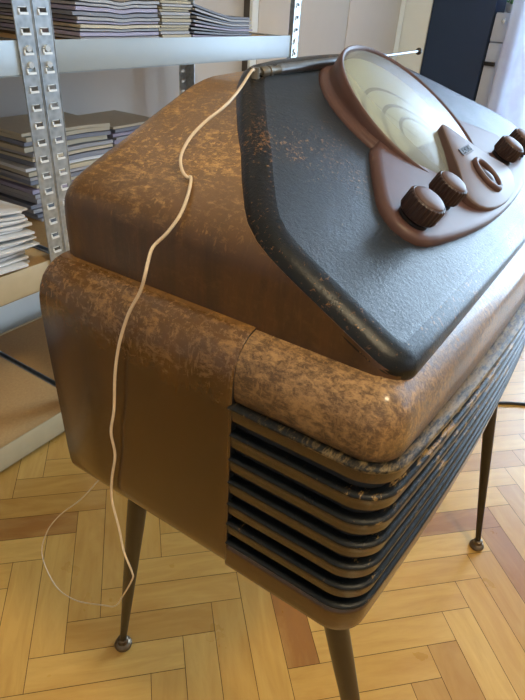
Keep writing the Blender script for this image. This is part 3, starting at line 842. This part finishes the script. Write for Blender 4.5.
for k in range(16):
    a = rg.uniform(0, 2*pi) if k > 7 else rg.uniform(pi*.75, pi*1.3); ln = rg.uniform(.06, .11)
    drop = rg.uniform(-.01, .0) if k < 8 else rg.uniform(-.12, -.02)
    p0 = Vector((3.19, .735, .925)); pts = []
    for q in range(7):
        f_ = q/6; pts.append(p0 + Vector((cos(a)*ln*.6*f_, sin(a)*ln*f_*.25, .05*sin(f_*pi) - drop*f_*f_)))
    tube(bm, pts, .0014, 5)
    for q in pts[1:]:
        for s in (-1, 1):
            d_ = Vector((rg.uniform(-1, 1), rg.uniform(-.5, .6), rg.uniform(.0, .6))).normalized(); e_ = d_.cross(Vector((0, 0, 1))).normalized()
            l_ = rg.uniform(.018, .03); c0 = q; c1 = q + d_*l_*.5 + e_*l_*.32; c2 = q + d_*l_; c3 = q + d_*l_*.5 - e_*l_*.32 + Vector((0, 0, .003))
            bm.faces.new([bm.verts.new(c) for c in (c0, c1, c2, c3)])
obj('foliage', bm, M['leaf'], pt, 0, recalc=False)

def curtain(y0, y1, label):
    bm = bmesh.new(); rows = []
    ny = int((y1-y0)/.008)
    for j in range(12):
        z = .02 + 2.42*j/11; row = []
        for i in range(ny+1):
            y = y0 + (y1-y0)*i/ny
            row.append((3.06 + (.022 + .006*sin(y*9))*sin(y*62 + .7*sin(y*17)) * (1 - .25*j/11), y + .006*sin(z*1.3+y*20), z))
        rows.append(row)
    grid(bm, rows)
    o = obj('sheer_curtain', bm, M['curtain'], None, 60, recalc=False, label=label, cat='curtain')
    s = o.modifiers.new('thick', 'SOLIDIFY'); s.thickness = .0008
    return o
curtain(.10, .700, 'sheer white curtain hanging at the right edge beside the pale grey chest')
bm = bmesh.new(); tube(bm, [(3.06, -1.75, 2.455), (3.06, .76, 2.455)], .011, 12)
for y in (-1.7, .72): tube(bm, [(3.06, y, 2.455), (3.299, y, 2.455)], .007, 8)
obj('curtain_rod', bm, M['chrome'], None, 40, label='slim metal curtain rod above the window', cat='curtain rod')

# ceiling lamp
LP = Vector((-.12, -.85, 2.28))
cl = empty('ceiling_lamp', (LP.x, LP.y, ZC), label='white shaded lamp hanging from the ceiling above the radio', cat='lamp')
bm = bmesh.new(); tube(bm, [(LP.x, LP.y, ZC-.001), (LP.x, LP.y, LP.z+.10)], .006, 10); tube(bm, [(LP.x, LP.y, ZC-.001), (LP.x, LP.y, ZC-.03)], [.05, .04], 20)
obj('stem', bm, M['foot'], cl, 40)
bm = bmesh.new(); V = grid(bm, [[(LP.x + r*cos(2*pi*i/32), LP.y + r*sin(2*pi*i/32), LP.z+z) for i in range(32)] for r, z in ((.04, .105), (.09, .09), (.14, .06), (.16, .03))], closed_u=True); bm.faces.new(V[0])
obj('shade', bm, M['pot'], cl, 40)

# ------------------------------------------------------------------ light
def lamp(name, typ, loc, energy, col, **k):
    l = bpy.data.lights.new(name, typ); l.energy = energy; l.color = col
    o = bpy.data.objects.new(name, l); o.location = loc; link(o)
    for a, v in k.items(): setattr(l, a, v)
    return o
lamp('ceiling_bulb', 'POINT', LP, 58, (1, .80, .50), shadow_soft_size=.15)
o = lamp('daylight', 'AREA', (XB+.30, (WY0+WY1)/2, (WZ0+WZ1)/2+.1), 215, (.54, .76, 1.0), shape='RECTANGLE', size=2.3, size_y=2.2)
o.rotation_euler = (0, R(90), 0)
o.data.size = 2.2; o.data.size_y = 2.3
o = lamp('front_fill_light', 'AREA', ((FX0+FX1)/2, YA-.3, 1.65), 20, (.62, .80, 1.0), shape='RECTANGLE')  # added fill lamp outside the made-up front window
o.rotation_euler = (R(90), 0, 0); o.data.size = 1.7; o.data.size_y = 1.5
w_ = bpy.data.worlds.new('world'); scn.world = w_; w_.use_nodes = True
w_.node_tree.nodes['Background'].inputs[0].default_value = (.72, .84, 1, 1)
w_.node_tree.nodes['Background'].inputs[1].default_value = 1.2

scn.view_settings.view_transform = 'Standard'; scn.view_settings.look = 'None'
scn.view_settings.exposure = 0; scn.view_settings.gamma = 1; scn.view_settings.use_curve_mapping = False
